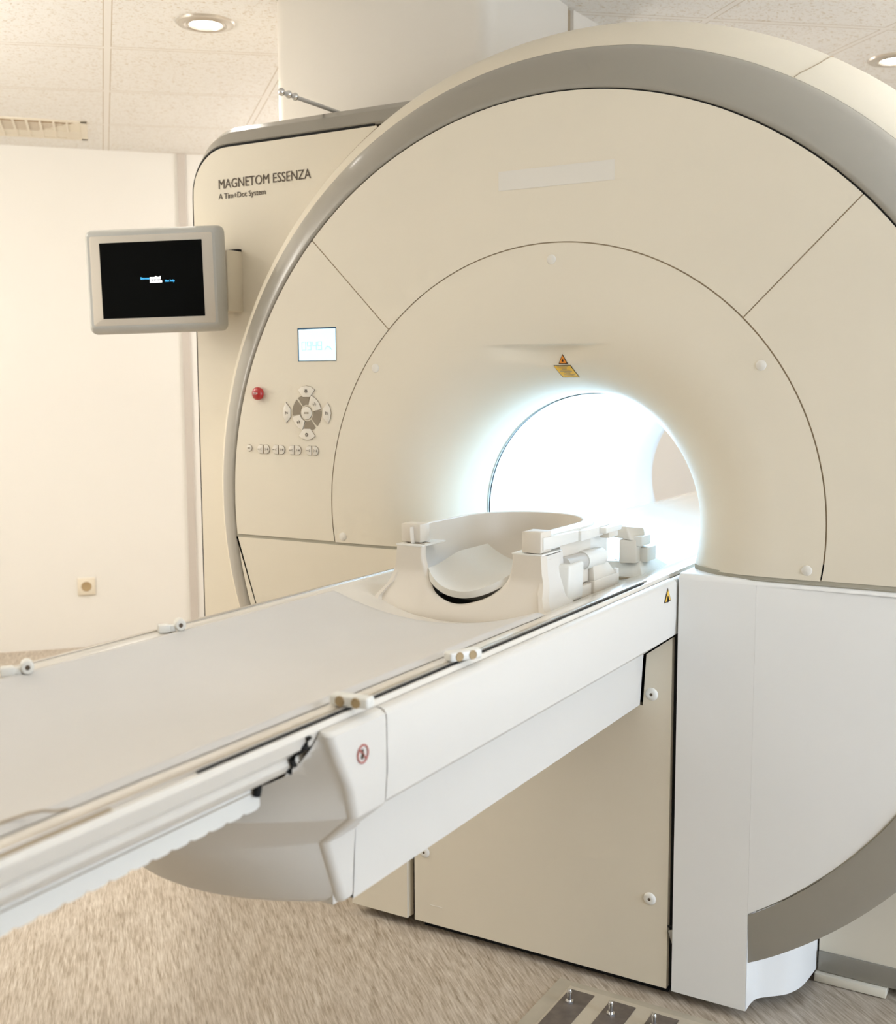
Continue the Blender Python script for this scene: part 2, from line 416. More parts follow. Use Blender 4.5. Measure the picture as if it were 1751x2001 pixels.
def sector(name, th0, th1, cut=None, n=90, m='shell', ri=R1+.0015, ro=RI-.003, nr=6, depth=.025, sagx=0.0):
    # ring-sector panel with thickness; cut: angle end follows z = ZSEAM (+1 right / -1 left)
    def P(u, v, back=False):
        r = ri + (ro-ri)*v
        A, B = th0, th1
        if cut == 'L': B = PI + math.asin(-ZSEAM/r)
        if cut == 'R': A = -math.asin(-ZSEAM/r)
        g = .0014/r
        th = (A+g) + (B-A-2*g)*u
        rr = r*(1+(rs(th)-1)*v)
        return Vector((rr*math.cos(th), .0, rr*math.sin(th)))
    b = bmesh.new(); top = [[b.verts.new(P(i/n, j/nr)) for j in range(nr+1)] for i in range(n+1)]
    for i in range(n):
        for j in range(nr): b.faces.new((top[i][j], top[i+1][j], top[i+1][j+1], top[i][j+1]))
    be = [e for e in b.edges if e.is_boundary]
    r = bmesh.ops.extrude_edge_only(b, edges=be); vs = [x for x in r['geom'] if isinstance(x, bmesh.types.BMVert)]
    for x in vs: x.co.y += depth
    b.normal_update()
    return obj(name, b, m, SC, 40)
sector('top_panel', PI/4, 3*PI/4)
left_panel = sector('side_panel', 3*PI/4, None, 'L')
sector('side_panel', None, PI/4, 'R')
# dark backing behind seams
obj('seam_backing', lathe([(R1-.03, .0018), (RI-.004, .0018)], axis='y', n=120, a0=math.radians(-6), a1=math.radians(186)), 'seam', SC, 60)

# lower front covers
def arc(r, a, b_, n, cx=0, cz=0): return [(cx+r*math.cos(math.radians(a+(b_-a)*i/n)), cz+r*math.sin(math.radians(a+(b_-a)*i/n))) for i in range(n+1)]
zb = -1.045
# right box (beside the table) and lower right disc panel
zt = ZSEAM-.007
def fcurve(x0, x1, n, z, off=0):  # plan points of the funnel along a horizontal cut
    return [(x0+(x1-x0)*i/n, lin(FP, math.hypot(x0+(x1-x0)*i/n, z-zc(.35)))) for i in range(n+1)]
# top of right cover follows the funnel: loft between seam line and a front edge
def rtop(u, v):
    x = .305 + (.905-.305)*u
    yb = lin(FP, math.hypot(x, zt-zc(.35)))
    rr = .018
    # v 0..1 : from the seam curve forward then round over the front edge
    if v < .5: t = v/.5; return (x, yb + (rr*.6*min(1, 1) - yb)*t if yb > rr*.6 else yb + (rr*.6-yb)*0 , zt + .0)
    t = (v-.5)/.5*PI/2; return (x, max(0, rr*.6 - rr*.6*math.sin(t)), zt - .012*(1-math.cos(t)))
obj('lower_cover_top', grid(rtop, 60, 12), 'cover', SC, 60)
for xa, xb in ((.312, .9215), (-.9215, -.300)):
    def strip(u, v, xa=xa, xb=xb):
        x = xa + (xb-xa)*u; return (x, lin(FP, math.hypot(x, zt))+.0022, ZSEAM+.003 - .013*v)
    obj('cover_seam', grid(strip, 60, 1), M['gapgrey'], SC, 60)
box_b = bmesh.new()
pl = [(.305, zb), (.470, zb), (.470, zt-.012), (.305, zt-.012)]
prism(pl, 0.0, .30, bm=box_b)
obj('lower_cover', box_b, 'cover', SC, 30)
# lower right disc panel, leaning back very slightly
a0 = math.degrees(-math.asin((-zt+.012)/.924))
angs = [a0 + (-60.2-a0)*i/60 for i in range(61)]
poly = [(.4702, zt-.012)] + [(.924*rs(math.radians(a))*math.cos(math.radians(a)), .924*rs(math.radians(a))*math.sin(math.radians(a))) for a in angs]
poly[1] = (poly[1][0], zt-.012)
zend = poly[-1][1]; poly.append((.4702, zend-.004))
dp = prism(poly, 0.0, .03)
for vv in dp.verts: vv.co.y += max(0, vv.co.x-.4715)*.014
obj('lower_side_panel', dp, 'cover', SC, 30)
# left lower cover
pl = [(-.305, zt), (-.924, zt)] + arc(.924, 180+6.4, 180+52, 50) + [(-.56, zb), (-.39, zb), (-.39, -.45), (-.305, -.45)]
obj('lower_side_panel', prism(pl, 0.0, .03), 'shell', SC, 30)
obj('lower_cover', box(-.56, -.385, .006, .30, zb, -.60, .006), 'shell', SC)
# curved foot wall beneath the ring
fpl = [(.4706, .001), (.472, .04), (.480, .066), (.505, .090), (.532, .118), (.552, .17), (.562, .27)]
V = []; F = []
fz = [(-1.045), (-.70)]
pts = [(lin([(i, p[0]) for i, p in enumerate(fpl)], k/6), lin([(i, p[1]) for i, p in enumerate(fpl)], k/6)) for k in range(0, 37)]
def ftop(x, y):
    R_ = plin([(.0003, .94), (.004, .995), (.006, 1.018), (.0085, 1.033), (.4, 1.033)], y)*1.016
    return -math.sqrt(R_*R_ - x*x) + .004
b = bmesh.new(); A = [b.verts.new((x, y, zb)) for x, y in pts]; B = [b.verts.new((x, y, max(zb+.01, ftop(x, y)))) for x, y in pts]
for i in range(len(pts)-1): b.faces.new((A[i], A[i+1], B[i+1], B[i]))
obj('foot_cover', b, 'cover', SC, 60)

# grey ring trim, open at the foot
def ringband(prof, th0, th1, n=200):
    def P(u, v):
        th = th0 + (th1-th0)*u; k = v*(len(prof)-1)
        r = plin([(i, p[0]) for i, p in enumerate(prof)], k)*(1+(rs(th)-1)*(1-.4*smooth01(v*1.2))); y = plin([(i, p[1]) for i, p in enumerate(prof)], k)
        d = -math.degrees(th) if th < 0 else 0
        if len(prof) == 2: pass
        elif len(prof) != 10: y *= 1-.9*smooth01((d-10)/26)
        else: y -= .9*smooth01((d-10)/26)*.083*max(0, 1-v*2)
        return (r*math.cos(th), y, r*math.sin(th))
    return grid(P, n, len(prof)-1)
TH0 = math.radians(-72); TH1 = math.radians(180+62)
rp = [(RI, .010), (.9275, .003), (.9295, .001), (.94, .003), (.965, .016), (.995, .038), (1.018, .060), (1.031, .076), (1.033, .084)]
obj('ring_trim', ringband(rp, TH0, TH1), 'ring', SC, 60)
obj('ring_gap', ringband([(RI-.004, .0050), (RI+.001, .0045)], TH0, TH1), 'dark', SC, 60)
obj('ring_gap', tube([(.9256*rs(math.radians(a))*math.cos(math.radians(a)), .0035, .9256*rs(math.radians(a))*math.sin(math.radians(a))) for a in [-59.2+i*.9 for i in range(58)]], .0013, 6), M['gapgrey'], SC)
sp = [(1.033, .083), (1.045, .090), (1.072, .116), (1.092, .146), (1.102, .170), (1.1075, .185), (1.111, .205), (1.1145, .245), (1.116, .30), (1.116, .9)]
obj('ring_shell', ringband(sp, math.radians(-38), math.radians(180+55)), 'shell', SC, 60)
# fine joint across the shell, upper right
jp = []
for i in range(13):
    k = i/12; r = 1.034+(1.1155-1.034)*(k**.8); y = plin([(p[0], p[1]) for p in sp[:9]], r); th = math.radians(61.3-.45*math.sin(k*PI)*1.5 - .6*k)
    jp.append(((r+.0006)*math.cos(th), y-.0008, (r+.0006)*math.sin(th)))
obj('shell_joint', tube(jp, .0011, 6), 'seam', SC)

# left equipment housing
def outline(th, dx=0.0, dz=0.0):
    # intersection of ray with rounded rectangle x=-1.21.., z=.956, z=-1.05, corner radius .13
    X = -1.210-dx; Zt = .956+dz; R = .125; c, s = math.cos(th), math.sin(th)
    best = None
    if s > 0:
        t1 = Zt/s; t2 = X/c if c < 0 else 1e9; t = min(t1, t2); x, z = t*c, t*s
        cx, cz = X+R, Zt-R
        if x < cx and z > cz:
            bq = c*cx+s*cz; cq = cx*cx+cz*cz-R*R; t = bq+math.sqrt(max(0, bq*bq-cq)); x, z = t*c, t*s
        return x, z
    t = min(X/c if c < 0 else 1e9, (-1.045)/s if s < 0 else 1e9); return t*c, t*s
def hp(u, v):
    th = math.radians(121.2 + (249-121.2)*u); x1, z1 = outline(th); r = 1.1125
    x0, z0 = r*math.cos(th), r*math.sin(th)
    return (x0+(x1-x0)*v, .18, z0+(z1-z0)*v)
hpan = obj('housing_panel', grid(hp, 260, 6), 'shell', SC, 60)
# rounded outer rim of the housing: bevelled grey top band that runs into the cream side
def hr(u, v):
    th = math.radians(112.6 + (230-112.6)*u)
    x1, z1 = outline(th, .001, .004); x2, z2 = outline(th, .006, .070)
    K = [(0, 0, .186), (.15, .10, .181), (.5, .62, .205), (.75, .9, .232), (.88, 1.0, .262), (.90, 1.0, .3), (1, 1.0, 1.25)]
    a = plin([(k[0], k[1]) for k in K], v); y = plin([(k[0], k[2]) for k in K], v)
    x, z = x1+(x2-x1)*a, z1+(z2-z1)*a
    return (x, y, z)
obj('housing_rim', grid(hr, 240, 40), 'ring', SC, 60)
gp = []
for i in range(120):
    th = math.radians(121.5 + (228-121.5)*i/119); x, z = outline(th, .0, .003); gp.append((x, .1835, z))
obj('housing_gap', tube(gp, .0042, 6), 'dark', SC)
# rim seam between shell and housing
sg = [(1.1117*math.cos(math.radians(a)), .1795, 1.1117*math.sin(math.radians(a))) for a in [121.5+i*1.3 for i in range(80)]]
obj('housing_seam', tube(sg, .0013, 6), 'seam', SC)
text('housing_lettering', 'MAGNETOM ESSENZA', 'ink', hpan, (-1.1145, .1788, .8445), .0368, .885)
text('housing_lettering', 'A Tim+Dot System', 'ink', hpan, (-1.1135, .1788, .8165), .0215, 1.0)
# rear body at lower right
rb = thing
obj('rear_body', prism([(.262, -1.0), (.262, -.55), (1.25, -.55), (1.25, -1.0)], .566, 1.35, axis='x'), 'shell', SC, 60)
def rband(u, v):
    x = .566 + (1.35-.566)*u; zt_ = -1.000 + .030*smooth01(u*1.4)*.2; return (x, .256, -1.046 + (zt_+1.046)*v)
obj('rear_trim', box(.566, 1.35, .256, 1.25, -1.046, -.999, .002), 'ring', SC)
obj('rear_foot', box(.560, .716, .245, .70, -1.068, -1.048, .002), 'shell', SC)
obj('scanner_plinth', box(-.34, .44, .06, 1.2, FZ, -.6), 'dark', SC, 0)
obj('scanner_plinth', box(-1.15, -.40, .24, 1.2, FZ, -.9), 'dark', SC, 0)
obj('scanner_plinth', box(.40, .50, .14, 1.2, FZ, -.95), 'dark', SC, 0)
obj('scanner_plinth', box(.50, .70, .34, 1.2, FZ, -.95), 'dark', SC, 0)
obj('scanner_back', lathe([(.55, 1.62), (1.05, 1.62), (1.116, 1.55), (1.116, .88)], axis='y', n=96), 'shell', SC, 50)

# pale patch on the top panel (removed lettering)
pp = obj('blank_name_strip', box(-.130, .147, -.0008, .001, .727, .769, .0), 'pale', SC, 0)

# laser warning labels on the funnel
def sticker(poly, m, par, off, name, n=8):
    # triangle fan subdivided by projecting onto funnel surface
    b = bmesh.new(); vs = [b.verts.new((x, 0, z)) for x, z in poly]; b.faces.new(vs)
    bmesh.ops.triangulate(b, faces=b.faces[:]); bmesh.ops.subdivide_edges(b, edges=b.edges[:], cuts=3, use_grid_fill=True)
    for v_ in b.verts: v_.co.y = fy(v_.co.x, v_.co.z) - off
    return obj(name, b, m, par, 0)
def tri(cx, cz, s, h): return [(cx-s, cz-h*.38), (cx+s, cz-h*.38), (cx, cz+h*.62)]
lt = sticker(tri(.010, .3505, .0118, .0225), 'black', fun, .0012, 'laser_warning_label')
sticker(tri(.010, .3505, .0094, .0180), 'orange', lt, .0018, 'label_face')
sb = [(.010+.0026*(1 if i % 2 == 0 else .4)*math.cos(i*PI/8), .3488+.0036*(1 if i % 2 == 0 else .4)*math.sin(i*PI/8)) for i in range(16)]
sticker(sb, 'black', lt, .0024, 'laser_symbol')
def para(k, dx=0):
    cx, cz = .0125, .3255; s = .0215-k; h = .0135-k; sh = .0
    return [(cx-s-.006, cz+h), (cx+s-.006, cz+h), (cx+s+.0055, cz-h), (cx-s+.0055, cz-h)]
lp = sticker(para(0), 'black', fun, .0012, 'laser_text_label')
sticker(para(.0012), 'yellow', lp, .0018, 'label_face')
for i in range(9):
    zz = .3255+.0100-i*.0025; w_ = (.014, .009, .006, .013, .015, .008, .006, .014, .009)[i]; cx = .0125-.0055+i*.0013
    sticker([(cx-w_, zz-.0005), (cx+w_, zz-.0005), (cx+w_, zz+.0005), (cx-w_, zz+.0005)], 'lightink', lp, .0024, 'text_line')

# LCD
ld = obj('lcd_display', box(-.704, -.585, -.0010, .004, .357, .440), 'lcdedge', left_panel, 0)
obj('lcd_glass', box(-.700, -.586, -.0016, .0, .3585, .4365), 'lcd', ld, 0)
def seg7(x, z, d, h=.021, w_=.0125, par=None):
    S_ = {'0': 'abcdef', '9': 'abcfgd', '4': 'fgbc', '3': 'abgcd'}[d]; t = .0009; b = bmesh.new()
    def bar(x0, x1, z0, z1): box(x0, x1, -.0022, -.0014, z0, z1, bm=b)
    if 'a' in S_: bar(x, x+w_, z+h-t, z+h)
    if 'g' in S_: bar(x, x+w_, z+h/2-t/2, z+h/2+t/2)
    if 'd' in S_: bar(x, x+w_, z, z+t)
    if 'f' in S_: bar(x, x+t, z+h/2, z+h)
    if 'b' in S_: bar(x+w_-t, x+w_, z+h/2, z+h)
    if 'e' in S_: bar(x, x+t, z, z+h/2)
    if 'c' in S_: bar(x+w_-t, x+w_, z, z+h/2)
    return obj('lcd_digit', b, 'lcdink', par, 0)
for i, ch in enumerate('0949'): seg7(-.690+i*.0165, .3845, ch, par=ld)
bb = tube([(-.619, -.0020, .384), (-.612, -.0020, .394), (-.596, -.0020, .384), (-.604, -.0020, .3915)], .0005, 5)
obj('lcd_icon', bb, 'lcdink', ld, 0)
obj('lcd_icon', box(-.612, -.604, -.0024, -.0016, .3905, .3925), 'lcdink', ld, 0)

# emergency stop
sb_ = obj('stop_button', lathe([(.0115, .0), (.012, -.003), (.0165, -.005), (.0168, -.012), (.013, -.017), (.006, -.019), (0, -.0193)], center=(-.831, 0, .276), axis='y', n=32), 'red', left_panel, 60)
text('stop_lettering', 'STOP', 'pale', sb_, (-.8385, -.0198, .2735), .0075, .85)

# direction pad
PX, PZ = -.679, .227
def btn(poly, name='push_button', m='btn', h=.003, par=left_panel, rim=True):
    o = obj(name, prism(poly, -h, .001, .0006), m, par, 30)
    if rim: obj('button_outline', tube([(x, -.0006, z) for x, z in poly], .0010, 5, closed=True), M['outl'], o)
    return o
def wedge(r0, r1, a, b_, n=8): return arc(r1, a, b_, n, PX, PZ) + arc(r0, b_, a, n, PX, PZ)
def arrow_icon(x, z, par, k):
    b = bmesh.new()
    if k == 0:
        for i in range(8):
            a = i*PI/4; tube([(x+.002*math.cos(a), -.0036, z+.002*math.sin(a)), (x+.0052*math.cos(a), -.0036, z+.0052*math.sin(a))], .0006, 4, bm=b)
        tube([(x+.0032*math.cos(i*PI/5), -.0036, z+.0032*math.sin(i*PI/5)) for i in range(10)], .0005, 4, bm=b, closed=True)
    elif k == 1:
        tube([(x-.003, -.0036, z-.004), (x-.003, -.0036, z+.004)], .0006, 4, bm=b); tube([(x-.003, -.0036, z+.001), (x+.005, -.0036, z+.001)], .0006, 4, bm=b); tube([(x+.001, -.0036, z-.002), (x+.005, -.0036, z-.002)], .0006, 4, bm=b)
    else:
        tube([(x-.005, -.0036, z), (x+.004, -.0036, z), (x+.004, -.0036, z-.004)], .0006, 4, bm=b); tube([(x+.001, -.0036, z+.004), (x+.005, -.0036, z)], .0006, 4, bm=b); tube([(x-.003, -.0036, z), (x-.002, -.0036, z-.005)], .0006, 4, bm=b)
    obj('button_icon', b, 'ink', par, 0)
for a, k in ((90, 0), (270, 0)):
    o = btn([(PX-.013, PZ+math.copysign(.058, a-180)*-1)] and [(PX-.011, PZ+(1 if a == 90 else -1)*.040), (PX+.011, PZ+(1 if a == 90 else -1)*.040), (PX+.0255, PZ+(1 if a == 90 else -1)*.058), (PX+.014, PZ+(1 if a == 90 else -1)*.066), (PX, PZ+(1 if a == 90 else -1)*.068), (PX-.014, PZ+(1 if a == 90 else -1)*.066), (PX-.0255, PZ+(1 if a == 90 else -1)*.058)])
    arrow_icon(PX, PZ+(1 if a == 90 else -1)*.055, o, 0)
for s in (-1, 1):
    o = btn([(PX+s*.052, PZ-.011), (PX+s*.052, PZ+.011), (PX+s*.066, PZ+.026), (PX+s*.073, PZ+.014), (PX+s*.0755, PZ), (PX+s*.073, PZ-.014), (PX+s*.066, PZ-.026)])
    arrow_icon(PX+s*.064, PZ, o, 1)
for a, b_, g in ((77, 126, 1), (134, 188, 1), (192, 252, 0), (257, 306, 1), (314, 368, 1), (12, 72, 0)):
    if g: obj('grey_key', prism(wedge(.021, .046, a, b_), -.001, .001), 'btngrey', left_panel, 0)
    else:
        o = btn(wedge(.021, .046, a, b_)); am = math.radians((a+b_)/2); arrow_icon(PX+.034*math.cos(am), PZ+.034*math.sin(am), o, 2)
o = btn(arc(.016, 0, 345, 23, PX, PZ)); text('button_lettering', 'ENTER', 'lightink', o, (PX, -.0034, PZ-.002), .006, .8, align='CENTER')
# bottom row
o = btn(arc(.0085, 0, 340, 17, -.870, .134))
text('button_lettering', 'ON', 'lightink', o, (-.870, -.0034, .1322), .005, 1, align='CENTER')
row = [(-.8325, -.8115), (-.7835, -.7615), (-.7300, -.7075), (-.6750, -.6505)]
gap = .0225; zr = .1318
rowx = [-.822, -.772, -.719, -.664]
for i, xm in enumerate(rowx):
    for s in (-1, 1):
        x0 = xm + s*.0022
        P_ = [(x0, zr-.0115), (x0, zr+.0115)] + [(x0+s*(.008+.0095*math.cos(math.radians(a))), zr+.0115*math.sin(math.radians(a))) for a in (80, 55, 30, 0, -30, -55, -80)]
        o = btn(P_)
        b = tube([(x0+s*.010, -.0036, zr), (x0+s*.0155, -.0036, zr)], .0006, 4)
        if s > 0: tube([(x0+s*.0128, -.0036, zr-.0032), (x0+s*.0128, -.0036, zr+.0032)], .0006, 4, bm=b)
        tube([(x0+s*.004, -.0036, zr-.003), (x0+s*.007, -.0036, zr), (x0+s*.004, -.0036, zr+.003)], .0005, 4, bm=b)
        obj('button_icon', b, 'ink', o, 0)

# ------------------------------------------------------------------ ball ended rod
t = thing('ball_ended_rod', 'thin metal rod with three balls at its tip on top of the housing', 'rod')
obj('rod', cyl((-.803, .62, 1.043), (-.803, .08, 1.046), .0055, n=12), 'silver', t)
for y in (.135, .108, .078): obj('ball', (lambda b: (bmesh.ops.create_uvsphere(b, u_segments=20, v_segments=12, radius=.0098), bmesh.ops.translate(b, vec=(-.803, y, 1.0465), verts=b.verts), b)[2])(bmesh.new()), 'metal', t)

# ------------------------------------------------------------------ monitor on the housing
mc = Vector((-1.205, .02, .585)); ma = math.radians(24)
t = thing('display_monitor', 'flat grey-rimmed monitor with black screen swung out from the scanner housing', 'monitor', mc, ma)
t.rotation_euler = (0, math.radians(-1.2), ma); t.scale = (.962, 1, .975)
def rr2(w_, h, r): return [(a, c) for a, c in rrect(-w_, w_, -h, h, r, 6)]
def loft(profs, name, m, par):
    b = bmesh.new(); R = []
    for (w_, h, r, y) in profs: R.append([b.verts.new((x, y, z)) for x, z in rr2(w_, h, r)])
    for A, B in zip(R, R[1:]):
        k = len(A)
        for i in range(k): b.faces.new((A[i], A[(i+1) % k], B[(i+1) % k], B[i]))
    b.faces.new(R[0]); b.faces.new(R[-1][::-1]); return obj(name, b, m, par, 40)
obj_b = loft([(.180, .124, .004, -.030), (.187, .130, .008, -.029), (.196, .140, .014, -.018), (.203, .145, .020, -.004), (.204, .146, .02, .006), (.198, .14, .018, .014)], 'monitor_rim', 'monside', t)
loft([(.178, .122, .006, -.0315), (.181, .125, .006, -.029)], 'monitor_bezel', 'monbez', t)
loft([(.150, .1045, .001, -.0325), (.150, .1045, .001, -.030)], 'screen', 'screen', t)
sc_ = [o for o in t.children if o.name.startswith('screen')][0]
text('screen_lettering', 'Siemens', 'txblue', sc_, (-.0015-.006, -.0328, .001), .0088, .92, align='RIGHT')
text('screen_lettering', 'medical', 'txwhite', sc_, (-.006, -.0328, .001), .0105, .98, bold=.0007)
text('screen_lettering', 'Solutions', 'txwhite', sc_, (-.006, -.0328, -.0085), .0105, .90, bold=.0007)
text('screen_lettering', 'that help', 'txblue', sc_, (.0375, -.0328, -.0075), .0088, .92)
loft([(.14, .09, .02, .010), (.13, .08, .02, .040)], 'monitor_back', 'monside', t)
# arm is fixed to the housing
arm = obj('monitor_arm', prism([(-1.30, .075), (-1.055, .118), (-1.040, .124), (-1.034, .136), (-1.034, .181), (-1.22, .181), (-1.30, .11)], .502, .668, axis='z', bev=.003), 'shell', SC)
obj('arm_hinge', box(-1.10, -1.036, .165, .182, .664, .674, .001), 'dark', SC)

# ------------------------------------------------------------------ patient table
T = thing('patient_table', 'long white patient table reaching from the scanner bore across the lower left', 'table', (0, 0, FZ))
T.location = (0, 0, 0)
# side covers: half profile points (x, z)
YE, YJ = -1.195, -1.1195
def side_cover(s, y0, y1, name):
    pr = [(.283, -.1175), (.290, -.1178), (.2965, -.1205), (.300, -.127), (.3005, -.20), (.297, -.240), (.228, -.290), (.2215, -.404), (.20, -.404)]
    b = bmesh.new(); A = [b.verts.new((s*x, y0+(.030 if z < -.285 else 0), z)) for x, z in pr]; B = [b.verts.new((s*x, y1, z)) for x, z in pr]
    for i in range(len(pr)-1): b.faces.new((A[i], A[i+1], B[i+1], B[i]))
    return obj(name, b, 'table', T, 40)
for s in (1, -1):
    up_ = bmesh.new()
side_cover(1, YJ+.001, .0, 'side_cover'); side_cover(-1, YJ+.001, .0, 'side_cover')
# cover continuation into the scanner
for s in (1, -1):
    obj('cover_extension', box(min(s*.281, s*.300), max(s*.281, s*.300), .0, .17, -.24, -.1185, .004), 'table', T)
obj('joint_backing', prism([(-.296, -.1215), (-.284, -.1205), (-.272, -.215), (.272, -.215), (.284, -.1205), (.296, -.1215), (.296, -.238), (-.296, -.238)], YJ-.006, YJ+.006), 'seam', T, 0)
obj('joint_backing', box(-.219, .219, YJ+.025, YJ+.035, -.40, -.30), 'seam', T, 0)
obj('table_underside', box(-.21, .21, YJ, .0, -.4035, -.30), 'table', T, 0)
# end cap loft
rows = [(-.1175, .283, -1.240, .06, .004), (-.1185, .292, -1.240, .06, .010), (-.125, .300, -1.240, .06, .012), (-.16, .3005, -1.225, .065, .012), (-.20, .3005, -1.203, .085, .012), (-.2425, .297, -1.188, .12, .012), (-.246, .295, -1.187, .124, .012), (-.300, .229, -1.158, .12, .012), (-.304, .228, -1.156, .118, .012), (-.35, .2245, -1.135, .09, .012), (-.398, .222, -1.115, .068, .012), (-.404, .215, -1.110, .066, .012)]
def cap_pt(u, v):
    k = v*(len(rows)-1); g = lambda j: plin([(i, r[j]) for i, r in enumerate(rows)], k)
    z, hw, yc, bow, rr = g(0), g(1), g(2), g(3), g(4)
    YJ = -1.1195 + (.030 if z < -.285 else 0)
    # u: 0..1 ; ends run straight back along the side
    if u < .12: t = u/.12; return (-hw, YJ-.001 + (yc+rr - YJ+.001)*t, z)
    if u > .88: t = (1-u)/.12; return (hw, YJ-.001 + (yc+rr - YJ+.001)*t, z)
    if u < .20: t = (u-.12)/.08*PI/2; return (-hw+rr*(1-math.cos(t))*1.0, yc+rr-rr*math.sin(t), z)
    if u > .80: t = (.88-u)/.08*PI/2; return (hw-rr*(1-math.cos(t)), yc+rr-rr*math.sin(t), z)
    t = (u-.2)/.6; x = (-hw+rr) + 2*(hw-rr)*t; return (x, yc - bow*(1-(x/(hw-rr))**2), z)
def cap_q(u, v):
    x, y, z = cap_pt(u, v)
    return (x, y, min(z, plin([(0, -.214), (.215, -.19), (.243, -.176), (.249, -.166), (.262, -.157), (.274, -.140), (.281, -.128), (.283, -.1175)], abs(x))))
obj('end_cap', grid(cap_q, 150, 40), 'table', T, 28)
# dark seal around the board where it leaves the cap
sl = [(.283, -.119), (.279, -.132), (.269, -.1385), (.2605, -.149), (.2635, -.156), (.257, -.165)]
obj('rail_seal', tube([(x, -1.2595-.06*(1-(x/.285)**2)*.6, z) for x, z in sl], .0045, 8), 'dark', T)
obj('rail_seal', tube([(.219, -1.278, -.184), (.216, -1.278, -.198)], .0050, 8), 'dark', T)
# moving board: concave top
def sag(x): return -.1085 - .0485*(1-min(1, abs(x)/.245)**2)
bp = [(-.2815, -.1175), (-.278, -.1110), (-.265, -.1083), (-.245, -.1085)] + [(-.245+.49*i/20, sag(-.245+.49*i/20)) for i in range(1, 20)] + [(.245, -.1085), (.265, -.1083), (.278, -.1110), (.2815, -.1175)]
bp2 = [(.278, -.127), (.275, -.135), (.266, -.139), (.257, -.149), (.260, -.155), (.2555, -.164), (.215, -.188), (.0, -.21)]
poly = bp + bp2[:-1] + [(-x, z) for x, z in bp2[:-1]][::-1]
b = bmesh.new(); Y0, Y1 = -2.9, 1.90
A = [b.verts.new((x, Y0, z)) for x, z in poly]; B = [b.verts.new((x, Y1, z)) for x, z in poly]; k = len(poly)
for i in range(k): b.faces.new((A[i], A[(i+1) % k], B[(i+1) % k], B[i]))
b.faces.new(A); b.faces.new(B[::-1])
bo = obj('tabletop', b, 'board', T, 45)
for s in (1, -1):
    obj('rail_slot', box(min(s*.2725, s*.2755), max(s*.2725, s*.2755), -1.44, -.13, -.1105, -.1088), 'dark', bo, 0)
    obj('rail_strip', box(min(s*.2640, s*.2715), max(s*.2640, s*.2715), -2.9, -.10, -.1100, -.1062, .001), 'alu', bo)
    obj('cover_groove', box(min(s*.2812, s*.2832), max(s*.2812, s*.2832), -1.235, .16, -.135, -.1205), 'dark', T, 0)
obj('rail_slot', box(.2715, .2760, -2.9, -1.56, -.1105, -.1080), 'seam', bo, 0)
# rack with teeth under the board edge
tb = bmesh.new(); y = -2.9
n = 54; q = []
for i in range(n):
    ya = -1.268 - i*.0300; q += [(ya, -.2150), (ya-.007, -.2178), (ya-.024, -.2178), (ya-.030, -.2150)]
prism([(-1.268, -.186)] + q + [(q[-1][0], -.186)], .196, .212, bm=tb, axis='x')
rk = obj('toothed_rack', tb, 'white', bo, 20)
obj('rack_line', box(.2110, .2125, -2.9, -1.268, -.1945, -.1930), 'lightink', rk, 0)
# pedestal
ped = obj('pedestal_panel', prism([(-.370, zb), (.2915, zb), (.2915, -.2475), (.2335, -.2905), (.227, -.406), (-.370, -.406)], .004, .03), 'shell', T, 30)
obj('pedestal_core', box(-.36, .285, .035, .28, FZ, -.41), 'dark', T, 0)
obj('pedestal_gap', box(.226, .30, .032, .05, -.42, -.23), 'dark', T, 0)
obj('gap_backing', box(-.384, -.366, .022, .20, zb+.002, -.42), 'dark', T, 0)
for x, z in ((-.340, -.862), (.250, -.845), (.247, -.378)):
    o = obj('panel_screw', lathe([(.0035, -.0045), (.007, -.0052), (.0125, -.003), (.0145, .0)], center=(x, .004, z), axis='y', n=28), 'white', ped)
    obj('screw_hole', lathe([(0, -.0040), (.0040, -.0042)], center=(x, .004, z), axis='y', n=16), 'ink', o)
obj('gap_backing', box(.286, .308, .020, .20, zb+.002, -.12), 'dark', T, 0)
# scuffs
obj('scuff_mark', tube([(-.325+.012*i, .0035, -.995-.0012*(i % 2)) for i in range(4)], .0008, 4), 'pale', ped)
# pinch warning triangle on side cover
def side_tri(k, m, par, off, nm):
    b = bmesh.new(); y_, z_ = -.058, -.1475; s, h = .0205*k, .030*k
    b.faces.new([b.verts.new((.3005+off, y_-s, z_-h*.33)), b.verts.new((.3005+off, y_+s, z_-h*.33)), b.verts.new((.3005+off, y_, z_+h*.67))]); return obj(nm, b, m, par, 0)
sc1 = [o for o in T.children if o.name.startswith('side_cover')][0]
w1 = side_tri(1, 'black', sc1, .0008, 'pinch_warning_label'); side_tri(.80, 'yellow', w1, .0014, 'label_face')
b = bmesh.new()
for (dy, dz, w_, h) in ((-.001, -.0125+.0055, .006, .0035), (.002, -.0035, .004, .005), (-.004, -.001, .0015, .005)):
    yy, zz = -.058+dy, -.1475+dz; b.faces.new([b.verts.new((.3025, yy-w_, zz-h)), b.verts.new((.3025, yy+w_, zz-h)), b.verts.new((.3025, yy+w_*.6, zz+h)), b.verts.new((.3025, yy-w_*.6, zz+h))])
obj('hand_symbol', b, 'black', w1, 0)
# prohibition sign
cy_, cz_ = -1.175, -.1615
ring_ = obj('prohibition_label', tube([(.3015, cy_+.0112*math.cos(i*PI/16), cz_+.0112*math.sin(i*PI/16)) for i in range(32)], .0012, 6, closed=True), 'redprint', T)
obj('prohibition_bar', tube([(.3015, cy_-.008, cz_+.008), (.3015, cy_+.008, cz_-.008)], .0012, 6), 'redprint', ring_)
obj('prohibition_figure', tube([(.3012, cy_-.001, cz_+.006), (.3012, cy_, cz_), (.3012, cy_-.002, cz_-.006)], .0018, 6), 'ink', ring_)

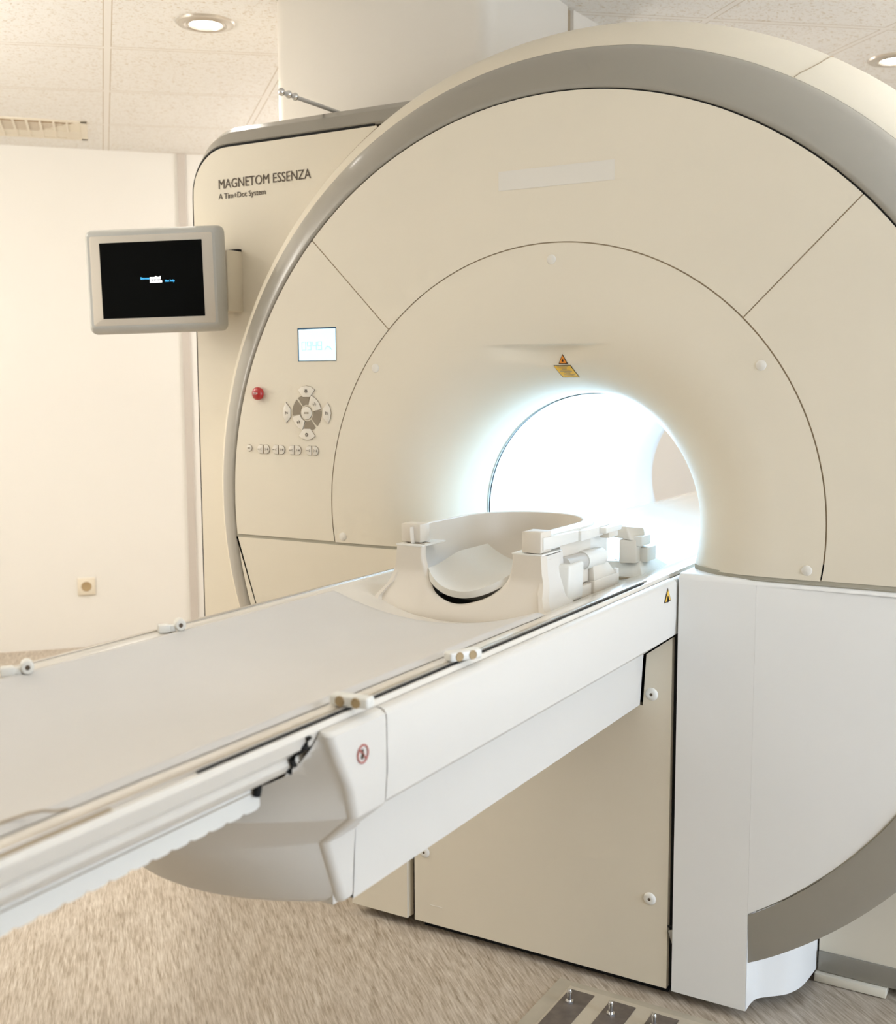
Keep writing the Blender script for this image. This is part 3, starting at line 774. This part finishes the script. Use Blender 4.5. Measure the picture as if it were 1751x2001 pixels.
# mattress
def mp_(u, v):
    x = -.232 + .464*u; e = min(1, min(u, 1-u)/.03); y = -2.9 + (2.9-.505)*v
    th = .010*math.sqrt(max(0, 1-(1-e)**2)) * min(1, math.sqrt(max(0, (1-v)/.004)))
    return (x, y, sag(x)+.0012+th)
b = grid(mp_, 80, 200)
mt = obj('table_mattress', b, 'mattress', None, 60); tag(mt, 'long beige vinyl mattress lying in the hollow of the patient table', 'mattress')
cv = [(x, y, sag(min(.24, x))+.0125) for x, y in ((.262, -1.600), (.256, -1.610), (.245, -1.615), (.232, -1.621), (.222, -1.633), (.214, -1.650), (.204, -1.68), (.190, -1.72), (.17, -1.77))]
obj('mattress_seam', tube(cv, .0014, 5), 'seam', mt)

# rail clips
def make_clip(x, y, rz, label):
    t = thing('rail_clip', label, 'rail clip', (x, y, -.1065), rz, 'rail clips on the patient table')
    obj('clip_body', box(-.030, .026, -.010, .010, .0, .0145, .0035, 3), 'white', t)
    for dx in (-.014, .009):
        o = obj('clip_hole', lathe([(0, -.0002), (.0052, -.0004), (.0062, -.0012), (.007, .0006)], center=(dx, -.0102, .0072), axis='y', n=18), 'socketdark', t)
    return t
make_clip(.279, -1.163, math.radians(6), 'white rail clip on near table edge above the prohibition sign')
make_clip(.279, -.880, math.radians(62), 'white rail clip midway along the near edge of the table')
def make_knob(x, y, rz, label):
    t = thing('rail_clip', label, 'rail clip', (x, y, -.1085), rz, 'rail clips on the patient table')
    b = box(-.028, -.006, -.011, .011, .0, .014, .003); obj('clip_body', b, 'white', t)
    b = box(-.008, .006, -.007, .007, .001, .012, .002); obj('clip_neck', b, 'white', t)
    obj('clip_knob', lathe([(0, -.012), (.0085, -.012), (.0105, -.010), (.0105, .010), (.0085, .012), (0, .012)], center=(.014, 0, .0115), axis='y', n=24), 'white', t)
    obj('clip_hole', lathe([(0, -.0126), (.0035, -.0128), (.0042, -.0118)], center=(.014, 0, .0115), axis='y', n=14), 'ink', t)
    t.scale = (.85, .85, .95)
make_knob(-.240, -.945, math.radians(55), 'knobbed white rail clip on the far table edge below the wall trim')
make_knob(-.228, -1.262, math.radians(55), 'knobbed white rail clip at the left frame edge on the far table side')

# ------------------------------------------------------------------ head coil
H = thing('head_coil', 'cream plastic head coil cradle standing on the table before the bore', 'head coil', (0, 0, 0))
XC = .006
# inner U and outer outline of the front face
def U_in(s):   # s 0..1 left top -> right top
    P = [(0, (-.094, -.024)), (.13, (-.093, -.052)), (.26, (-.080, -.085)), (.38, (-.052, -.113)), (.5, (.004, -.127)), (.62, (.060, -.113)), (.74, (.090, -.085)), (.87, (.103, -.052)), (1, (.106, -.024))]
    return lin([(a, p[0]) for a, p in P], s), lin([(a, p[1]) for a, p in P], s)
def U_out(s):
    P = [(0, (-.158, -.024)), (.12, (-.162, -.065)), (.20, (-.172, -.105)), (.27, (-.196, -.136)), (.31, (-.192, -.146)), (.40, (-.10, -.160)), (.5, (.006, -.166)), (.60, (.11, -.160)), (.69, (.196, -.146)), (.73, (.203, -.136)), (.80, (.184, -.105)), (.88, (.174, -.065)), (1, (.171, -.024))]
    return plin([(a, p[0]) for a, p in P], s), plin([(a, p[1]) for a, p in P], s)
def hf(u, v):
    xi, zi = U_in(u); xo, zo = U_out(u)
    x = xi+(xo-xi)*v; z = zi+(zo-zi)*v
    k = smooth01((-.070-z)/.085)
    y = -.392 - .062*k*(1-(x/.30)**2) - (.012*k if v > .8 else 0)
    if v < .08: y += .012*(1-math.sqrt(max(0, 1-(1-v/.08)**2)))
    if v > .95: y += .02*((v-.95)/.05)**2; z -= .004*((v-.95)/.05)
    return (x, y, z)
obj('front_arch', grid(hf, 120, 40), 'coil', H, 50)
# outer side walls and post tops
for s, nm in ((0, 'L'), (1, 'R')):
    def hs(u, v, s=s):
        k = u*.31; ss = k if s == 0 else 1-k
        xo, zo = U_out(ss); x, y, z = hf(ss, 1.0)
        return (x + (0 if s == 0 else 0), y + (-.30-y)*v, z)
    obj('post_side', grid(hs, 30, 6), 'table' if s else 'coil', H, 50)
    x0, x1 = (-.158, -.094) if s == 0 else (.106, .171)
    obj('post_top', box(x0+.0005, x1-.0005, -.3925, -.30, -.027, -.0235, .0008), 'white', H)
    for q in range(2): obj('contact_slot', box(x0+.018, x1-.006, -.378+.022*q, -.373+.022*q, -.0236, -.0228), 'lightink', H, 0)
obj('latch_slot', box(.1700, .1716, -.372, -.352, -.048, -.036), 'seam', H, 0)
# cradle bowl
def bowl(off, y0):
    def P(u, v):
        y = y0 + (-.022+off - y0)*v
        kk = 1.0 if y < -.17 else math.sqrt(max(0.0, 1-((y+.17)/(.148+off))**2))
        a = (.1335+off)*kk; dpt = (.136+off)*(kk**.8)
        t = PI*u
        ex = .9
        x = -math.copysign(abs(math.cos(t))**ex, math.cos(t))*a; z = .0105 - math.sin(t)**.85*dpt if math.sin(t) > 0 else .0105
        if y < -.36:
            q = 1; 
        return (XC+x, y, z)
    return P
obj('cradle_bowl', grid(bowl(0, -.386), 80, 80), 'coil', H, 60)
# front lower lip: trims the bowl to the arch
rim = []
for i in range(61):
    t = i/60
    if t < .3: rim.append((-.137, -.345+(.175)*t/.3))
    elif t > .7: rim.append((.137, -.170-(.175)*(t-.7)/.3))
    else: a = PI - PI*(t-.3)/.4; rim.append((.137*math.cos(a), -.17+.152*math.sin(a)))
def rimband(u, v):
    k = u*60; i = min(59, int(k)); f = k-i; x = rim[i][0]*(1-f)+rim[i+1][0]*f; y = rim[i][1]*(1-f)+rim[i+1][1]*f
    nx, ny = x, (y+.17 if y > -.17 else 0); L_ = math.hypot(nx, ny) or 1; nx /= L_; ny /= L_
    K = [(-.0032, .002), (-.003, .009), (-.001, .0118), (.003, .0125), (.014, .0085), (.020, .0075), (.022, .004), (.022, -.020), (.006, -.020)]
    q = v*(len(K)-1); o_ = plin([(j, p[0]) for j, p in enumerate(K)], q); z = plin([(j, p[1]) for j, p in enumerate(K)], q)
    return (XC+x+nx*o_, y+ny*o_, z)
obj('cradle_rim', grid(rimband, 60, 32), 'white', H, 40)
# outer shell under rim
def oshell(u, v):
    k = u*60; i = min(59, int(k)); f = k-i; x = rim[i][0]*(1-f)+rim[i+1][0]*f; y = rim[i][1]*(1-f)+rim[i+1][1]*f
    sc = 1.09 - .05*v
    return (XC+x*sc, -.17+(y+.17)*(sc if y > -.17 else 1), -.018 - .125*v)
obj('cradle_shell', grid(oshell, 60, 4), 'coil', H, 50)
# clips at the front of the rim
obj('front_clip', box(-.158, -.112, -.372, -.335, -.022, .0155, .002), 'coil', H)
obj('front_clip', box(.128, .168, -.392, -.345, -.022, .0185, .002), 'coil', H)
obj('rim_rail', hexa([(.150, -.386, -.016), (.171, -.386, -.016), (.176, -.235, -.016), (.150, -.235, -.016), (.150, -.386, .008), (.171, -.386, .008), (.176, -.235, .005), (.150, -.235, .005)], .0015), 'white', H)
obj('rim_rail', box(.150, .182, -.235, -.085, -.016, .004, .002), 'white', H)
obj('rim_flange', box(.135, .198, -.145, -.060, -.010, .0015, .002), 'white', H)
obj('rim_flange', box(.175, .196, -.125, -.075, -.022, -.008, .002), 'coil', H)
obj('side_bar', box(.140, .166, -.30, -.150, -.056, -.018, .002), 'coil', H)
obj('side_bar', box(.135, .163, -.155, -.055, -.062, -.018, .002), 'white', H)
obj('inner_wall', box(.120, .150, -.345, -.21, -.10, -.040, .002), 'coil', H)
# side box
for s in (1, -1):
    pq = [(.128, -.318, -.150), (.190, -.312, -.128), (.190, -.243, -.128), (.120, -.243, -.150)]
    top_ = [(.140, -.326, -.052), (.196, -.320, -.052), (.196, -.250, -.052), (.130, -.250, -.052)]
    P8 = [(s*a, b_, c) for a, b_, c in pq+top_]
    obj('side_box', hexa(P8, .006, 3), 'white', H)
    sm = bmesh.new()
obj('cable_tube', cyl((.172, -.30, -.057), (.172, -.195, -.060), .0165, n=28), 'silver', H)
obj('tube_sleeve', cyl((.172, -.212, -.0595), (.172, -.118, -.0615), .0190, n=28), 'white', H)
obj('connector_block', box(.140, .178, -.235, -.190, -.103, -.070, .002), 'coil', H)
obj('connector_block', hexa([(.150, -.185, -.104), (.190, -.185, -.104), (.186, -.060, -.104), (.150, -.060, -.104), (.155, -.180, -.068), (.184, -.180, -.068), (.180, -.090, -.076), (.155, -.090, -.076)], .003), 'coil', H)
obj('connector_tray', box(.120, .1905, -.186, -.052, -.134, -.103, .0025), 'coil', H)
obj('connector_tray', box(.120, .186, -.30, -.19, -.143, -.106, .002), 'coil', H)
obj('connector_tab', box(.178, .190, -.066, -.052, -.110, -.094, .003), 'white', H)

# head cushion
def pad_s(x): return -.1040 + 4.1*(x-.004)**2
b = bmesh.new(); nx, ny = 30, 24; top = []; bot = []
for i in range(nx+1):
    x = -.088+.184*i/nx; rt_, rb_ = [], []
    for j in range(ny+1):
        v_ = j/ny; y0_ = -.418+.035*abs((x-.004)/.09)**2.5; y = y0_ + (-.13-y0_)*v_
        rise = .018*smooth01((v_-.05)*2)
        z = pad_s(x)+rise
        nxm = -8.2*(x-.004); l_ = math.hypot(1, nxm)
        rt_.append(b.verts.new((x+nxm/l_*.0, y, z))); rb_.append(b.verts.new((x-nxm/l_*.012, y+.002, z-.0135/l_ if True else z)))
    top.append(rt_); bot.append(rb_)
for i in range(nx):
    for j in range(ny):
        b.faces.new((top[i][j], top[i+1][j], top[i+1][j+1], top[i][j+1])); b.faces.new((bot[i][j], bot[i][j+1], bot[i+1][j+1], bot[i+1][j]))
for i in range(nx): b.faces.new((top[i][0], bot[i][0], bot[i+1][0], top[i+1][0])); b.faces.new((top[i][ny], top[i+1][ny], bot[i+1][ny], bot[i][ny]))
for j in range(ny): b.faces.new((top[0][j], top[0][j+1], bot[0][j+1], bot[0][j])); b.faces.new((top[nx][j], bot[nx][j], bot[nx][j+1], top[nx][j+1]))
tag(obj('head_cushion', b, 'pad', None, 40), 'curved pale foam cushion lying inside the head coil cradle', 'cushion')

# coil plug stand beside the bore
P_ = thing('plug_stand', 'cream plug stand with a bent arm on a sloped foot between head coil and bore', 'coil plug')
obj('stand_foot', hexa([(.030, .035, -.150), (.2075, .045, -.132), (.2075, .235, -.132), (.030, .235, -.150), (.055, .045, -.1015), (.186, .075, -.0985), (.186, .165, -.0985), (.055, .165, -.1015)], .002), 'white', P_)
obj('foot_gasket', box(.03, .2095, .033, .240, -.1365, -.131), 'lightink', P_, 0)
obj('stand_post', hexa([(.150, .045, -.101), (.186, .060, -.101), (.186, .105, -.101), (.150, .105, -.101), (.150, .045, -.048), (.186, .060, -.048), (.186, .105, -.048), (.150, .105, -.048)], .003), 'coil', P_)
obj('post_block', box(.180, .202, .085, .140, -.101, -.068, .003), 'white', P_)
obj('stand_shoulder', box(.156, .198, .060, .118, -.064, -.040, .005), 'white', P_)
obj('arm_head', hexa([(.128, .045, -.042), (.176, .050, -.050), (.196, .095, -.050), (.128, .085, -.042), (.128, .045, -.017), (.165, .050, -.018), (.190, .095, -.024), (.128, .085, -.017)], .004), 'coil', P_)
obj('arm_bar', box(-.02, .150, .052, .066, -.040, -.017, .002), 'monside', P_)
obj('foot_disc', lathe([(0, -.0985), (.030, -.0985), (.032, -.1015)], center=(.150, .10, 0), n=28), 'silver', P_)

# ------------------------------------------------------------------ floor docking plate
D_ = thing('floor_docking_plate', 'low bronze-grey floor plate with slots and upright bolts at the bottom edge', 'floor plate')
obj('plate_frame', box(.052, .56, -.62, -.040, FZ, FZ+.006, .001), 'plate', D_, 0)
obj('plate_inset', box(.088, .55, -.62, -.062, FZ+.005, FZ+.0075), mat('plate_face', (.50, .44, .34), .4, var=.05, vscale=15), D_, 0)
for i in range(4):
    x0 = .094+i*.098
    s_ = obj('slot', box(x0, x0+.060, -.60, -.076, FZ+.0072, FZ+.0085), 'platedark', D_, 0)
    if i < 4:
        t = thing('anchor_bolt', ['chrome bolt standing upright in the first floor plate slot', 'chrome bolt standing in the second floor plate slot', 'chrome bolt at the bottom frame edge in the third slot', 'chrome bolt in the fourth slot of the floor plate'][i], 'bolt', (x0+.022, -.128, FZ+.0085), 0, 'bolts on the floor plate')
        if i < 3:
            obj('bolt_shaft', cyl((0, 0, 0), (0, 0, .026), .0048, n=14), 'metal', t)
            obj('bolt_nut', cyl((0, 0, 0), (0, 0, .004), .010, n=6), 'metal', t, 20)
            obj('bolt_tip', lathe([(.0058, .022), (.0062, .026), (.0045, .030), (0, .031)], n=16), 'metal', t)
        else: bpy.data.objects.remove(t)

# ------------------------------------------------------------------ lights
def area(name, loc, target, sx, sy, e, col):
    l = bpy.data.lights.new(name, 'AREA'); l.shape = 'RECTANGLE'; l.size = sx; l.size_y = sy; l.energy = e; l.color = col
    o = bpy.data.objects.new(name, l); C.objects.link(o); o.location = loc
    o.rotation_euler = (Vector(target)-Vector(loc)).to_track_quat('-Z', 'Y').to_euler(); return o
# daylight through the window behind and right of the camera
wl = RP((WX0+WX1)/2, N0-.04, (WZ0+WZ1)/2); area('window_daylight', wl, (0.3, -.5, -.4), 1.2, 1.9, 72, (.78, .93, 1.14))
def ceiling_fill(w, n, z, e, c): p = RP(w, n, z); area('ceiling_fill', p, (p.x, p.y+.001, z+2), .8, .8, e, c)  # unseen upward lights added to brighten the ceiling
ceiling_fill(-.6, -1.6, .95, 10, (1, .95, .87)); ceiling_fill(1.7, -.7, .95, 24, (.97, .97, .97)); ceiling_fill(-2.4, 1.2, .95, 24, (1, .99, .96))
# added room and wall fills out of view, plus the floor spot
def pt(name, loc, e, col, r=.1, spot=None, tgt=None):
    l = bpy.data.lights.new(name, 'SPOT' if spot else 'POINT'); l.energy = e; l.color = col; l.shadow_soft_size = r
    o = bpy.data.objects.new(name, l); C.objects.link(o); o.location = loc
    if spot: l.spot_size = math.radians(spot); l.spot_blend = .6; o.rotation_euler = (Vector(tgt)-Vector(loc)).to_track_quat('-Z', 'Y').to_euler()
    return o
WARM = (1, .84, .64)
area('room_fill', RP(-2.2, 1.9, CZ-.02), RP(-1.6, 3.0, 0), 1.0, 1.0, 44, (1, .96, .89))  # area fills added under the ceiling, no real fixtures
pt('wall_fill', RP(-2.3, 1.3, .5), 22, (1, .96, .89), .25)  # point light added at mid height to brighten left wall and ceiling
area('room_fill', RP(-2.2, -.6, CZ-.02), RP(-2.2, -.6, 0), 1.0, 1.0, 7, (1, .95, .85))
area('room_fill', RP(1.6, -1.6, CZ-.02), RP(1.6, -1.6, 0), 1.2, 1.2, 4, (1, .96, .90))
pt('floor_spot', (-1.5, -.75, CZ-.05), 26, (1, .96, .89), .06, 75, (-1.35, -.45, FZ))
# lamps inside the bore
for y, e in ((.40, 3.0), (.75, 2.6), (1.1, 2.2)): pt('bore_lamp', (.0, y, .15), e, (.52, .80, 1.12), .06)
pt('rear_fill', RP(.8, 2.9, .9), 38, (1, .95, .92), .2)  # hidden light added to brighten the wall seen through the bore

w = bpy.data.worlds.new('world'); bpy.context.scene.world = w; w.use_nodes = True
w.node_tree.nodes['Background'].inputs[0].default_value = (.8, .85, .9, 1); w.node_tree.nodes['Background'].inputs[1].default_value = .5

for o in C.objects:
    if o.type == 'LIGHT' and not o.name.startswith(('bore', 'rear')): o.data.energy *= 1.0 if 'window' in o.name else .83

# raise everything so that the floor lies at z = 0
for o in list(C.objects):
    if o.parent is None and o.type != 'CAMERA': o.location.z += ZS

sc = bpy.context.scene
sc.view_settings.view_transform = 'Standard'; sc.view_settings.look = 'None'; sc.view_settings.exposure = 0.10; sc.view_settings.gamma = 1.0
sc.cycles.max_bounces = 5; sc.cycles.diffuse_bounces = 4; sc.cycles.glossy_bounces = 2; sc.cycles.use_adaptive_sampling = True; sc.cycles.adaptive_threshold = 0.08; sc.cycles.adaptive_min_samples = 12; sc.cycles.caustics_reflective = False; sc.cycles.caustics_refractive = False
sc.cycles.sample_clamp_indirect = 6
try: sc.cycles.use_denoising = True
except Exception: pass
